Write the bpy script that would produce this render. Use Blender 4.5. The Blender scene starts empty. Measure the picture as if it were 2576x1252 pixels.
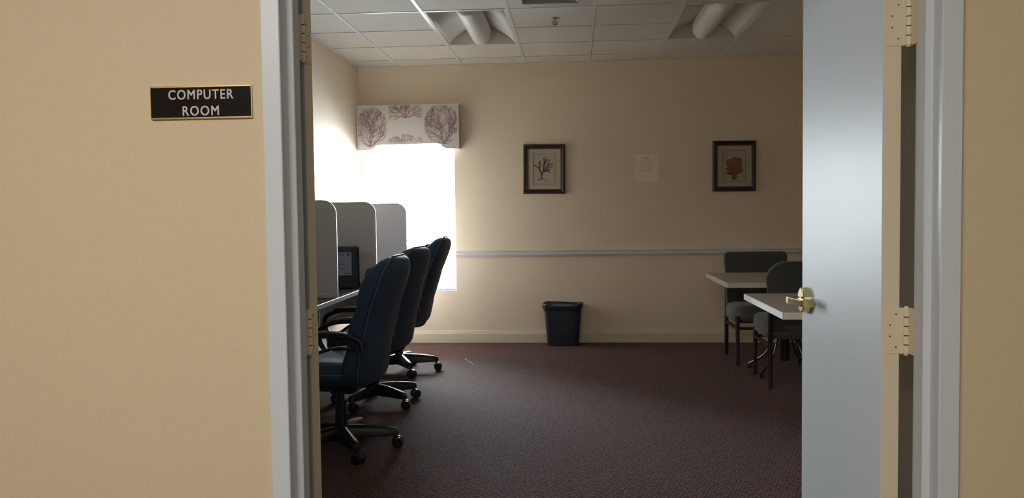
import bpy, bmesh, math, random
from mathutils import Vector, Matrix
random.seed(7)
PI = math.pi
C = bpy.context.scene.collection
sc = bpy.context.scene

# ------------------------------------------------------------------ camera
F, YAW, PITCH, ROLL = 2100.33, 0.073444, 0.044840, -0.012779
CH = 1.2720
cam_data = bpy.data.cameras.new('camera')
cam = bpy.data.objects.new('camera', cam_data)
C.objects.link(cam)
cam_data.sensor_fit = 'HORIZONTAL'
cam_data.sensor_width = 36.0
cam_data.lens = F * 36.0 / 2576.0
cam_data.clip_start = 0.05
sy, cy, sp, cp = math.sin(YAW), math.cos(YAW), math.sin(PITCH), math.cos(PITCH)
fwd = Vector((-sy * cp, cy * cp, -sp))
right = Vector((cy, sy, 0))
up = right.cross(fwd)
c_, s_ = math.cos(ROLL), math.sin(ROLL)
r2 = right * c_ + up * s_
u2 = -right * s_ + up * c_
M = Matrix((r2, u2, -fwd)).transposed().to_4x4()
M.translation = Vector((0, 0, CH))
cam.matrix_world = M
sc.camera = cam

# ------------------------------------------------------------------ light and exposure
vs = sc.view_settings
vs.view_transform = 'Standard'
vs.look = 'None'
vs.gamma = 1
vs.use_curve_mapping = False
vs.exposure = 0.0
sc.cycles.use_denoising = True
sc.cycles.max_bounces = 14
sc.cycles.diffuse_bounces = 9
sc.cycles.glossy_bounces = 5
sc.cycles.transparent_max_bounces = 12
sc.cycles.sample_clamp_indirect = 12
W = bpy.data.worlds.new('world')
sc.world = W
W.use_nodes = True
bg = W.node_tree.nodes['Background']
bg.inputs[0].default_value = (0.88, 0.93, 1.0, 1)      # an even overcast sky
bg.inputs[1].default_value = 92.0


def area(name, loc, target, sx, sy_, power, col, portal=False):
    l = bpy.data.lights.new(name, 'AREA')
    l.shape = 'RECTANGLE'
    l.size = sx
    l.size_y = sy_
    l.energy = power
    l.color = col
    if portal:
        l.cycles.is_portal = True
    o = bpy.data.objects.new(name, l)
    C.objects.link(o)
    o.location = loc
    o.rotation_euler = (Vector(target) - Vector(loc)).to_track_quat('-Z', 'Y').to_euler()
    return o


area('window_portal', (-1.56, 8.23, 1.2), (-1.56, 7, 1.2), 0.95, 1.55, 1, (1, 1, 1), True)
area('hall_light', (-0.85, -.45, 2.5), (-.6, 0.4, 0.0), 2.2, 1.3, 114, (1.0, 0.98, 0.94))

# ------------------------------------------------------------------ materials
def mat(name, rgb, rough=0.6, metal=0.0, bump=0.0, scale=200.0, var=0.0, vscale=3.0, sheen=0.0, coat=0.0, spec=0.5, rgb2=None):
    m = bpy.data.materials.new(name)
    m.use_nodes = True
    nt = m.node_tree
    b = nt.nodes['Principled BSDF']
    b.inputs['Base Color'].default_value = (*rgb, 1)
    b.inputs['Roughness'].default_value = rough
    b.inputs['Metallic'].default_value = metal
    b.inputs['Sheen Weight'].default_value = sheen
    b.inputs['Coat Weight'].default_value = coat
    b.inputs['Specular IOR Level'].default_value = spec
    tc = nt.nodes.new('ShaderNodeTexCoord')
    if var > 0:
        n = nt.nodes.new('ShaderNodeTexNoise')
        n.inputs['Scale'].default_value = vscale
        n.inputs['Detail'].default_value = 4
        nt.links.new(tc.outputs['Object'], n.inputs['Vector'])
        mx = nt.nodes.new('ShaderNodeMix')
        mx.data_type = 'RGBA'
        nt.links.new(n.outputs['Fac'], mx.inputs[0])
        c2 = rgb2 or tuple(x * (1 - var) for x in rgb)
        mx.inputs[6].default_value = (*c2, 1)
        mx.inputs[7].default_value = (*tuple(min(1, x * (1 + (0 if rgb2 else var))) for x in rgb), 1)
        nt.links.new(mx.outputs[2], b.inputs['Base Color'])
    if bump > 0:
        n = nt.nodes.new('ShaderNodeTexNoise')
        n.inputs['Scale'].default_value = scale
        n.inputs['Detail'].default_value = 3
        nt.links.new(tc.outputs['Object'], n.inputs['Vector'])
        bp = nt.nodes.new('ShaderNodeBump')
        bp.inputs['Strength'].default_value = bump
        bp.inputs['Distance'].default_value = 0.002
        nt.links.new(n.outputs['Fac'], bp.inputs['Height'])
        nt.links.new(bp.outputs['Normal'], b.inputs['Normal'])
    return m


WALL = mat('cream_wall_paint', (0.80, 0.675, 0.52), 0.55, bump=0.15, scale=160, var=0.03, vscale=40)
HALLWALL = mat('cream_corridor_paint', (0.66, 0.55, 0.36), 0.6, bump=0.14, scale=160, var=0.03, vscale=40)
STEELW = mat('grey_white_trim_paint', (0.63, 0.675, 0.71), 0.34, bump=0.12, scale=90)
TRIMC = mat('cream_trim_paint', (0.70, 0.62, 0.49), 0.45)
RAILW = mat('white_rail_paint', (0.72, 0.69, 0.68), 0.4)
DOORF = mat('grey_door_paint', (0.60, 0.655, 0.70), 0.37, bump=0.10, scale=60, spec=0.04)
DOORE = mat('cream_door_edge_paint', (0.72, 0.64, 0.46), 0.45, bump=0.1, scale=80)
GAPD = mat('dark_gap_and_recess', (0.05, 0.035, 0.02), 0.7)
TILE = mat('ceiling_tile', (0.66, 0.62, 0.57), 0.9, bump=0.5, scale=260, var=0.06, vscale=180)
GRID = mat('ceiling_grid_paint', (0.66, 0.66, 0.65), 0.33)
LIGHTW = mat('fixture_white_enamel', (0.74, 0.72, 0.69), 0.6)
VENTM = mat('vent_grey_metal', (0.50, 0.48, 0.44), 0.5)
VENTD = mat('vent_dark_inside', (0.03, 0.025, 0.02), 0.9)
BRASS = mat('polished_brass', (0.80, 0.66, 0.36), 0.16, 1.0)
GOLD = mat('gold_rail', (0.85, 0.66, 0.30), 0.22, 1.0)
CHROME = mat('chrome', (0.75, 0.75, 0.74), 0.15, 1.0)
DKCHROME = mat('dulled_chrome', (0.30, 0.30, 0.29), 0.25, 1.0)
PLAQUE = mat('black_sign_plate', (0.012, 0.009, 0.009), 0.12)
LETTER = mat('pale_lettering', (0.56, 0.53, 0.52), 0.5)
LAMIN = mat('beige_laminate', (0.40, 0.36, 0.31), 0.45, var=0.05, vscale=300)
LAMED = mat('pale_edge_band', (0.62, 0.60, 0.56), 0.35)
DESKT = mat('desk_top_laminate', (0.10, 0.10, 0.11), 0.3)
DESKE = mat('desk_edge_light', (0.62, 0.62, 0.63), 0.25)
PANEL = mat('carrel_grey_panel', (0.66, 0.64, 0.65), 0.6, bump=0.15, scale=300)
PANELE = mat('carrel_edge_moulding', (0.72, 0.71, 0.70), 0.4)
LEATH = mat('black_leather_glare_tint', (0.024, 0.050, 0.105), 0.58, bump=0.25, scale=350, sheen=0.08, spec=0.35)  # black leather; the window's bluish glare is mixed into its base colour
PIPE = mat('leather_piping', (0.09, 0.10, 0.13), 0.3)
BLKPL = mat('black_plastic', (0.016, 0.018, 0.022), 0.32)
CASTM = mat('black_caster', (0.014, 0.015, 0.018), 0.3)
CLOTH = mat('charcoal_cloth', (0.068, 0.068, 0.064), 0.9, bump=0.3, scale=500, sheen=0.2, var=0.15, vscale=300)
WOODD = mat('dark_brown_wood', (0.016, 0.008, 0.007), 0.4, var=0.3, vscale=30)
FRAMEM = mat('dark_picture_frame', (0.030, 0.017, 0.020), 0.35, bump=0.2, scale=100)
FRAMEL = mat('frame_inner_bead', (0.16, 0.11, 0.12), 0.3)
MATB = mat('beige_mat_board', (0.47, 0.38, 0.31), 0.7, coat=0.2)
PRINT1 = mat('grey_green_print', (0.43, 0.385, 0.295), 0.7, coat=0.2, var=0.08, vscale=30)
INK1 = mat('brown_grey_coral_ink', (0.085, 0.060, 0.052), 0.7, var=0.35, vscale=60)
INK1B = mat('light_brown_coral_ink', (0.22, 0.15, 0.12), 0.7, var=0.2, vscale=60)
INK2 = mat('red_coral_ink', (0.27, 0.10, 0.06), 0.7, var=0.3, vscale=60)
INK2B = mat('olive_coral_ink', (0.15, 0.11, 0.055), 0.7, var=0.3, vscale=60)
LINE = mat('brown_rule_line', (0.12, 0.07, 0.05), 0.7)
PAPER = mat('paper', (0.90, 0.79, 0.62), 0.7)
PAPERW = mat('white_paper', (0.68, 0.70, 0.72), 0.6)
INKT = mat('print_ink', (0.05, 0.035, 0.02), 0.7)
FABRIC = mat('valance_fabric', (0.60, 0.56, 0.53), 0.85, bump=0.2, scale=600)
CORALP = mat('purple_coral_print', (0.23, 0.13, 0.135), 0.8)
CORALF = mat('pale_coral_fill', (0.55, 0.48, 0.465), 0.85)
CLOTHS = mat('grey_seat_cloth', (0.115, 0.112, 0.105), 0.9, bump=0.3, scale=500, sheen=0.2, var=0.15, vscale=300)
LINER = mat('black_bin_liner', (0.026, 0.032, 0.058), 0.28, bump=0.6, scale=30)
BINM = mat('black_bin_plastic', (0.022, 0.028, 0.048), 0.45)
TOWER = mat('dark_computer_case', (0.018, 0.024, 0.036), 0.45)
BLIND = mat('white_blind_slat', (0.80, 0.80, 0.79), 0.45)
WINF = mat('white_window_frame', (0.75, 0.75, 0.74), 0.4)


def glass_mat():
    m = bpy.data.materials.new('window_glass')
    m.use_nodes = True
    nt = m.node_tree
    nt.nodes.clear()
    o = nt.nodes.new('ShaderNodeOutputMaterial')
    t = nt.nodes.new('ShaderNodeBsdfTransparent')
    t.inputs[0].default_value = (0.93, 0.96, 0.95, 1)
    g = nt.nodes.new('ShaderNodeBsdfGlossy')
    g.inputs['Roughness'].default_value = 0.02
    f = nt.nodes.new('ShaderNodeFresnel')
    f.inputs[0].default_value = 1.45
    mx = nt.nodes.new('ShaderNodeMixShader')
    nt.links.new(f.outputs[0], mx.inputs[0])
    nt.links.new(t.outputs[0], mx.inputs[1])
    nt.links.new(g.outputs[0], mx.inputs[2])
    nt.links.new(mx.outputs[0], o.inputs[0])
    return m


GLASS = glass_mat()


def carpet_mat():
    m = bpy.data.materials.new('loop_carpet')
    m.use_nodes = True
    nt = m.node_tree
    b = nt.nodes['Principled BSDF']
    b.inputs['Roughness'].default_value = 0.85
    b.inputs['Sheen Weight'].default_value = 0.08
    b.inputs['Sheen Roughness'].default_value = 0.4
    b.inputs['Sheen Tint'].default_value = (0.8, 0.7, 0.75, 1)
    b.inputs['Specular IOR Level'].default_value = 0.12
    tc = nt.nodes.new('ShaderNodeTexCoord')
    mp = nt.nodes.new('ShaderNodeMapping')
    mp.inputs['Rotation'].default_value = (0, 0, 0.35)
    nt.links.new(tc.outputs['Object'], mp.inputs[0])
    v = nt.nodes.new('ShaderNodeTexVoronoi')
    v.inputs['Scale'].default_value = 62
    v.inputs['Randomness'].default_value = 0.45
    nt.links.new(mp.outputs[0], v.inputs['Vector'])
    n = nt.nodes.new('ShaderNodeTexNoise')
    n.inputs['Scale'].default_value = 9
    nt.links.new(tc.outputs['Object'], n.inputs['Vector'])
    cr = nt.nodes.new('ShaderNodeValToRGB')
    cr.color_ramp.elements[0].position = 0.05
    cr.color_ramp.elements[0].color = (0.172, 0.080, 0.060, 1)
    cr.color_ramp.elements[1].position = 0.75
    cr.color_ramp.elements[1].color = (0.035, 0.017, 0.014, 1)
    nt.links.new(v.outputs['Distance'], cr.inputs[0])
    mx = nt.nodes.new('ShaderNodeMix')
    mx.data_type = 'RGBA'
    mx.blend_type = 'MULTIPLY'
    mx.inputs[0].default_value = 0.35
    nt.links.new(cr.outputs[0], mx.inputs[6])
    nt.links.new(n.outputs['Color'], mx.inputs[7])
    nt.links.new(mx.outputs[2], b.inputs['Base Color'])
    bp = nt.nodes.new('ShaderNodeBump')
    bp.inputs['Strength'].default_value = 0.7
    bp.inputs['Distance'].default_value = 0.006
    bp.invert = True
    nt.links.new(v.outputs['Distance'], bp.inputs['Height'])
    nt.links.new(bp.outputs['Normal'], b.inputs['Normal'])
    return m


CARPET = carpet_mat()

# ------------------------------------------------------------------ builders
def obj(name, bm, m, parent=None, smooth=False, loc=None, rot=None):
    me = bpy.data.meshes.new(name)
    bmesh.ops.recalc_face_normals(bm, faces=bm.faces)
    for e in bm.edges:
        if len(e.link_faces) == 2 and e.calc_face_angle(0) > .95:
            e.smooth = False
    bm.to_mesh(me)
    bm.free()
    if smooth:
        me.polygons.foreach_set('use_smooth', [True] * len(me.polygons))
        me.update()
    ms = m if isinstance(m, (list, tuple)) else [m]
    for q in ms:
        me.materials.append(q)
    o = bpy.data.objects.new(name, me)
    C.objects.link(o)
    if parent:
        o.parent = parent
    if loc:
        o.location = loc
    if rot:
        o.rotation_euler = rot
    return o


def tag(o, label, cat, group=None, kind=None):
    o['label'] = label
    o['category'] = cat
    if group:
        o['group'] = group
    if kind:
        o['kind'] = kind
    return o


def thing(name, label, cat, loc=(0, 0, 0), rz=0, group=None, kind=None):
    o = bpy.data.objects.new(name, None)
    C.objects.link(o)
    o.location = loc
    o.rotation_euler = (0, 0, rz)
    o.empty_display_size = 0.1
    return tag(o, label, cat, group, kind)


def struct(name, bm, m, label, cat, **k):
    return tag(obj(name, bm, m, **k), label, cat, kind='structure')


def copy_tree(o, parent=None):
    c = o.copy()
    C.objects.link(c)
    if parent:
        c.parent = parent
    for ch in list(o.children):
        copy_tree(ch, c)
    return c


def B():
    return bmesh.new()


def box(bm, x0, x1, y0, y1, z0, z1, bev=0.0, seg=1, mi=0):
    t = bmesh.new()
    bmesh.ops.create_cube(t, size=1)
    for v in t.verts:
        v.co = Vector(((x0 + x1) / 2 + v.co.x * (x1 - x0), (y0 + y1) / 2 + v.co.y * (y1 - y0), (z0 + z1) / 2 + v.co.z * (z1 - z0)))
    if bev > 0:
        bmesh.ops.bevel(t, geom=t.edges[:], offset=bev, segments=seg, affect='EDGES', profile=0.6)
    merge(bm, t, mi)
    return bm


def merge(bm, t, mi=0, mx=None):
    if mx is not None:
        t.transform(mx)
    vm = {v: bm.verts.new(v.co) for v in t.verts}
    for f in t.faces:
        try:
            nf = bm.faces.new([vm[v] for v in f.verts])
            nf.material_index = mi
            nf.smooth = f.smooth
        except ValueError:
            pass
    t.free()


def prism(bm, pts, axis, a, b, mi=0):
    """extrude a closed polygon of 2-D points along an axis from a to b"""
    def P(u, v, w):
        return {'z': (u, v, w), 'y': (u, w, v), 'x': (w, u, v)}[axis]
    va = [bm.verts.new(P(u, v, a)) for u, v in pts]
    vb = [bm.verts.new(P(u, v, b)) for u, v in pts]
    n = len(pts)
    fs = [bm.faces.new(va), bm.faces.new(vb[::-1])]
    for i in range(n):
        fs.append(bm.faces.new((va[i], vb[i], vb[(i + 1) % n], va[(i + 1) % n])))
    for f in fs:
        f.material_index = mi
    return bm


def cyl(bm, p0, p1, r0, r1=None, n=16, mi=0):
    r1 = r0 if r1 is None else r1
    p0, p1 = Vector(p0), Vector(p1)
    d = (p1 - p0).normalized()
    q = d.to_track_quat('Z', 'Y')
    va, vb = [], []
    for i in range(n):
        a = 2 * PI * i / n
        e = q @ Vector((math.cos(a), math.sin(a), 0))
        va.append(bm.verts.new(p0 + e * r0))
        vb.append(bm.verts.new(p1 + e * r1))
    bm.faces.new(va[::-1]).material_index = mi
    bm.faces.new(vb).material_index = mi
    for i in range(n):
        f = bm.faces.new((va[i], va[(i + 1) % n], vb[(i + 1) % n], vb[i]))
        f.material_index = mi
        f.smooth = True
    return bm


def spline(pts, n=6):
    out = []
    P = [Vector(p) for p in pts]
    P = [P[0] * 2 - P[1]] + P + [P[-1] * 2 - P[-2]]
    for i in range(1, len(P) - 2):
        for k in range(n):
            t = k / n
            a, b, c, d = P[i - 1], P[i], P[i + 1], P[i + 2]
            out.append(0.5 * ((2 * b) + (c - a) * t + (2 * a - 5 * b + 4 * c - d) * t * t + (3 * b - a - 3 * c + d) * t ** 3))
    out.append(P[-2])
    return out


def sweep(bm, path, ru, rv, n=12, upv=(0, 1, 0), taper=None, power=2.0):
    """superelliptic section swept along a path; ru along upv, rv across it"""
    rings = []
    upv = Vector(upv)
    for i, p in enumerate(path):
        a = path[max(0, i - 1)]
        b = path[min(len(path) - 1, i + 1)]
        t = (b - a).normalized()
        u = (upv - t * upv.dot(t))
        if u.length < 1e-4:
            u = Vector((1, 0, 0)) - t * t.x
        u.normalize()
        w = t.cross(u)
        k = taper(i / (len(path) - 1)) if taper else 1
        ring = []
        for j in range(n):
            an = 2 * PI * j / n
            c, s = math.cos(an), math.sin(an)
            e = 2 / power
            x = math.copysign(abs(c) ** e, c)
            y = math.copysign(abs(s) ** e, s)
            ring.append(bm.verts.new(p + u * ru * k * x + w * rv * k * y))
        rings.append(ring)
    for a, b in zip(rings, rings[1:]):
        for j in range(n):
            bm.faces.new((a[j], a[(j + 1) % n], b[(j + 1) % n], b[j])).smooth = True
    bm.faces.new(rings[0][::-1])
    bm.faces.new(rings[-1])
    return bm


def loft(bm, rings, cap=True):
    R = [[bm.verts.new(p) for p in r] for r in rings]
    n = len(R[0])
    for a, b in zip(R, R[1:]):
        for j in range(n):
            bm.faces.new((a[j], a[(j + 1) % n], b[(j + 1) % n], b[j])).smooth = True
    if cap:
        bm.faces.new(R[0][::-1])
        bm.faces.new(R[-1])
    return bm


def sring(cx, cy_, z, a, b, n=28, power=3.0, f=None):
    out = []
    for j in range(n):
        an = 2 * PI * j / n
        c, s = math.cos(an), math.sin(an)
        e = 2 / power
        x = cx + a * math.copysign(abs(c) ** e, c)
        y = cy_ + b * math.copysign(abs(s) ** e, s)
        out.append(Vector((x, y, z)) if f is None else f(x, y, z))
    return out


# ------------------------------------------------------------------ the room shell
XL, XR, YF, YN, H = -2.07, 3.05, 8.05, 2.091, 2.692
YH = 1.965                                     # hall side of the partition
FXL, FXR = -0.690, 0.829                       # door opening
WX0, WX1, WZ0, WZ1 = -2.058, -1.139, 0.497, 1.98

b = B(); box(b, -3.6, 3.6, -1.7, 8.3, -0.1, 0.0)
struct('floor', b, CARPET, 'dark brown-red looped carpet with fine pinhole pattern', 'carpet')

b = B()
for x0, x1, z0, z1 in ((XL - .15, WX0, 0, H + .25), (WX1, XR + .15, 0, H + .25), (WX0, WX1, 0, WZ0), (WX0, WX1, WZ1, H + .25)):
    box(b, x0, x1, YF, YF + .18, z0, z1)
struct('wall_far', b, WALL, 'cream painted far wall of the computer room with the window', 'wall')
b = B(); box(b, XL - .15, XL, YH, YF, 0, H + .2)
struct('wall_left', b, WALL, 'cream painted side wall behind the study carrels', 'wall')
b = B(); box(b, XR, XR + .15, YH, YF, 0, H + .2)
struct('wall_right', b, WALL, 'cream painted side wall beyond the study tables', 'wall')
DT = 2.05
b = B()
for x0, x1, z0, z1 in ((-3.6, FXL - .02, 0, 2.9), (FXR + .02, 3.6, 0, 2.9), (FXL - .02, FXR + .02, DT + .02, 2.9)):
    box(b, x0, x1, YH, YN, z0, z1)
struct('wall_front', b, HALLWALL, 'smooth cream corridor wall around the double doorway', 'wall')
b = B(); box(b, .93, 1.75, YN, 3.42, 0, H)
struct('wall_closet', b, WALL, 'cream closet wall standing close behind the open right door leaf', 'wall')
b = B(); box(b, -3.6, 3.6, -1.7, -1.6, 0, 2.6)
struct('wall_back', b, HALLWALL, 'cream corridor wall opposite the doorway', 'wall')
b = B(); box(b, -3.6, -3.5, -1.6, YH, 0, 2.6); struct('wall_hall_left', b, HALLWALL, 'cream end wall of the corridor, left end', 'wall')
b = B(); box(b, 3.5, 3.6, -1.6, YH, 0, 2.6); struct('wall_hall_right', b, HALLWALL, 'cream end wall of the corridor, right end', 'wall')
b = B(); box(b, -3.5, 3.5, -1.6, YH, 2.55, 2.6); struct('ceiling_hall', b, TILE, 'plain pale ceiling of the corridor', 'ceiling')

# ceiling: slab, tiles, grid bars
ceil_root = thing('ceiling', 'suspended ceiling of off-white tiles in a metal grid', 'ceiling', (0, 0, H), kind='structure')
b = B(); box(b, XL, XR, YN, YF, .17, .24); obj('ceiling_slab', b, TILE, ceil_root)
S = 0.6096
gx = [XL] + [-1.666 + S * k for k in range(8)] + [XR]
gy = [YF] + [YF - 0.3126 - S * k for k in range(9)]
gy = [y for y in gy if y > YN + .05] + [YN]
fix_cells = {(2, 3), (2, 2), (5, 3), (5, 2)}      # (column, row) taken by light fixtures
vent_cell = (3, 4)
meshes = {}
for i in range(len(gx) - 1):
    for j in range(len(gy) - 1):
        if (i, j) in fix_cells or (i, j) == vent_cell:
            continue
        w, d = gx[i + 1] - gx[i], gy[j] - gy[j + 1]
        key = (round(w, 3), round(d, 3))
        if key not in meshes:
            b = B()
            # body above the grid, its face dropping slightly through the opening (tegular edge)
            box(b, -w / 2 + .004, w / 2 - .004, -d / 2 + .004, d / 2 - .004, .002, .016)
            box(b, -w / 2 + .013, w / 2 - .013, -d / 2 + .013, d / 2 - .013, -.0005, .0022)
            o = obj('tile', b, TILE, ceil_root)
            meshes[key] = o.data
        else:
            o = bpy.data.objects.new('tile', meshes[key])
            C.objects.link(o)
            o.parent = ceil_root
        o.location = ((gx[i] + gx[i + 1]) / 2, (gy[j] + gy[j + 1]) / 2, random.uniform(0, .0008))
for k, x in enumerate(gx):
    b = B()
    xx = x + (.011 if k == 0 else -.011 if k == len(gx) - 1 else 0)
    box(b, xx - .012, xx + .012, YN, YF, -.004, .0015, .0008); box(b, xx - .003, xx + .003, YN, YF, .001, .03)
    obj('grid_bar', b, GRID, ceil_root)
for k, y in enumerate(gy):
    yy = y + (-.011 if k == 0 else .011 if k == len(gy) - 1 else 0)
    for i in range(len(gx) - 1):
        if k == 3 and i in (2, 5):
            continue
        b = B(); box(b, gx[i] + .012, gx[i + 1] - .012, yy - .010, yy + .010, -.0035, .0013)
        obj('grid_bar', b, GRID, ceil_root)

# trims
def rail_profile(z0, z1, d):
    h = z1 - z0
    return [(YF, z0), (YF - d * .45, z0), (YF - d * .55, z0 + h * .18), (YF - d * .95, z0 + h * .28), (YF - d * .95, z0 + h * .42), (YF - d * .5, z0 + h * .5),
            (YF - d * .55, z0 + h * .66), (YF - d, z0 + h * .78), (YF - d, z0 + h * .93), (YF - d * .85, z1), (YF, z1)]
b = B(); prism(b, rail_profile(.838, .902, .030), 'x', WX1, XR)
struct('trim_1', b, RAILW, 'white moulded chair rail along the far wall', 'chair rail')
bp_ = lambda: [(YF, 0), (YF - .016, 0), (YF - .016, .088), (YF - .013, .096), (YF - .010, .112), (YF, .114)]
b = B(); prism(b, bp_(), 'x', XL + .017, XR - .017)
struct('baseboard_far', b, TRIMC, 'cream baseboard along the far wall', 'baseboard')
b = B(); prism(b, [(XL, 0), (XL + .016, 0), (XL + .016, .088), (XL + .013, .096), (XL + .010, .112), (XL, .114)], 'y', YN, YF)
struct('baseboard_left', b, TRIMC, 'cream baseboard along the side wall under the carrels', 'baseboard')
b = B(); prism(b, [(XR, 0), (XR - .016, 0), (XR - .016, .088), (XR - .013, .096), (XR - .010, .112), (XR, .114)], 'y', YN, YF)
struct('baseboard_right', b, TRIMC, 'cream baseboard along the side wall by the tables', 'baseboard')

# window with sill, frame, panes and blind
win = thing('window_1', 'tall narrow window blown out by daylight in the far corner', 'window', ((WX0 + WX1) / 2, YF + .12, WZ0), kind='structure')
cx = (WX0 + WX1) / 2
hw = (WX1 - WX0) / 2
hh = WZ1 - WZ0
b = B()
for x0, x1, z0, z1 in ((-hw, -hw + .03, 0, hh), (hw - .03, hw, 0, hh), (-hw + .03, hw - .03, 0, .035), (-hw + .03, hw - .03, hh - .035, hh)):
    box(b, x0, x1, 0, .045, z0, z1, .003)
obj('window_frame', b, WINF, win)
for z0, z1 in ((.035, hh - .035),):
    b = B(); box(b, -hw + .03, hw - .03, .020, .024, z0, z1)
    obj('pane', b, GLASS, win)
b = B(); box(b, -hw, hw, -.12, 0, -.0, .012, .003)
obj('window_sill', b, WINF, win)

blind = thing('window_blind', 'white two-inch slatted blind hanging in the bright corner window', 'blind', (cx, YF + .055, WZ0))
sm = None
nsl = 32
for k in range(nsl):
    z = .05 + k * .0445
    if sm is None:
        b = B()
        pts = [(-.025, -.001), (-.012, .0022), (.012, .0022), (.025, -.001), (.025, .0015), (.012, .0047), (-.012, .0047), (-.025, .0015)]
        prism(b, pts, 'x', -hw + .012, hw - .012)
        o = obj('slat', b, BLIND, blind)
        sm = o.data
    else:
        o = bpy.data.objects.new('slat', sm)
        C.objects.link(o)
        o.parent = blind
    o.location = (0, 0, z)
    o.rotation_euler = (math.radians(6), 0, 0)
b = B(); box(b, -hw + .012, hw - .012, -.02, .02, .014, .03, .002); obj('bottom_rail', b, mat('blind_rail', (.45, .45, .45), .5), blind)
for x in (-hw + .06, hw - .12):
    b = B()
    for y in (-.027, .027):
        cyl(b, (x, y, .02), (x, y, hh - .03), .0009, n=5)
    obj('ladder_cord', b, BLIND, blind)

# ------------------------------------------------------------------ steel door frame
def frame_poly(s, xi):
    """plan profile of a double-rabbeted steel jamb; s=+1 right jamb, -1 left"""
    q = lambda d, y: (xi + s * d, y)
    return [q(.046, YH), q(.046, YH - .010), q(.044, YH - .012), q(.002, YH - .012), q(0, YH - .010), q(0, 2.002), q(-.002, 2.004), q(-.014, 2.004), q(-.016, 2.006),
            q(-.016, 2.050), q(-.014, 2.052), q(0, 2.052), q(0, 2.099), q(.002, 2.101), q(.046, 2.101), q(.046, 2.091), q(.012, 2.091), q(.012, YH)]
root = thing('door_frame', 'grey-white painted steel frame around the double doorway', 'door frame', (0, 0, 0), kind='structure')
for s, xi in ((1, FXR), (-1, FXL)):
    b = B(); prism(b, frame_poly(s, xi), 'z', 0, DT + (.046))
    obj('jamb', b, STEELW, root)
b = B(); box(b, FXL, FXR, YH - .012, 2.101, DT, DT + .046, .001); box(b, FXL, FXR, 2.004, 2.052, DT - .016, DT, .001)
obj('frame_head', b, STEELW, root)

# ------------------------------------------------------------------ doors
LW, LT, LH = 0.757, 0.044, 2.02
HZ = [0.19, 0.957, 1.7135]


def hinge(parent, s, name='hinge'):
    """s=+1: right leaf. Local frame of the pivot (leaf turns with it): closed leaf runs to -s x, room face at y=-.015."""
    hs = []
    for zc in HZ:
        z0, z1 = zc - .0575, zc + .0575
        b = B()
        # plate let into the leaf's hinge edge (edge plane at x = -s*.003 in the closed pose)
        x0, x1 = sorted((-s * .0010, -s * .0035))
        box(b, x0, x1, -.053, -.002, z0, z1, .0004)
        h = obj(name, b, DOORE, parent)
        b = B()
        kn = (z1 - z0) / 5
        for k in range(5):
            cyl(b, (0, 0, z0 + k * kn + .0013), (0, 0, z0 + (k + 1) * kn - .0013), .0075, n=18)
        obj('knuckle', b, DOORE, h)
        b = B(); cyl(b, (0, 0, z0 + .001), (0, 0, z1 - .001), .0058, n=14); obj('pin', b, GAPD, h)  # pin coloured dark to stand in for shade between the knuckles
        b = B(); cyl(b, (0, 0, z0 - .004), (0, 0, z0 + .002), .0045, .0066, n=14); cyl(b, (0, 0, z1 - .002), (0, 0, z1 + .004), .0066, .0045, n=14); obj('pin_tip', b, DOORE, h)
        b = B()
        for (y, dz) in ((-.024, .041), (-.0385, .014), (-.0385, -.014), (-.024, -.041)):
            xs = -s * .0010
            cyl(b, (xs, y, zc + dz), (xs + s * .0003, y, zc + dz), .0021, n=8)
        obj('screw', b, GAPD, h)
        hs.append(h)
    return hs


def leaf(name, label, s, px, theta):
    r = thing(name, label, 'door', (px, 2.119, 0.008), theta, kind='structure')
    b = B()
    xa, xb = -s * .003, -s * (LW)
    box(b, min(xa, xb), max(xa, xb), -.015 - LT, -.015, 0, LH, .0012)
    # face 0 = painted faces, 1 = cream edges
    for f in b.faces:
        n = f.normal
        f.normal_update()
        if abs(f.normal.x) > .9:
            f.material_index = 1
    obj('door_panel', b, [DOORF, DOORE], r)
    hinge(r, s)
    return r


dr = leaf('door_2', 'grey-white painted door leaf with brass lever, open into room', 1, .819, math.radians(-90.76))
dl = leaf('door_1', 'left door leaf folded back inside, only its cream edge visible', -1, -.688, math.radians(172))
# fixed hinge plates on the jambs
for s, xi, px in ((1, FXR, .819), (-1, FXL, -.688)):
    for zc in HZ:
        b = B()
        a0, a1 = sorted((xi - s * .0022, xi + s * .0003))
        box(b, a0, a1, 2.055, 2.118, zc - .0495, zc + .0655 , .0004)
        box(b, min(px, xi), max(px, xi), 2.1165, 2.119, zc - .0495, zc + .0655)
        obj('hinge_plate', b, DOORE, root)

# lever handle on the corridor face of the right leaf (leaf local frame: corridor face y = -.059, outward -y)
hx, hz = -.690, .960
yf = -.015 - LT
lv = obj('door_handle', cyl(B(), (hx, yf, hz), (hx, yf - .020, hz), .043, .041, n=40), BRASS, dr)
b = B(); cyl(b, (hx, yf - .020, hz), (hx, yf - .0225, hz), .0395, .037, n=40); obj('rose_cap', b, BRASS, lv)
b = B(); cyl(b, (hx, yf - .028, hz), (hx, yf - .042, hz), .012, n=20); obj('spindle', b, GAPD, lv)
b = B()
t = bmesh.new()
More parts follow.
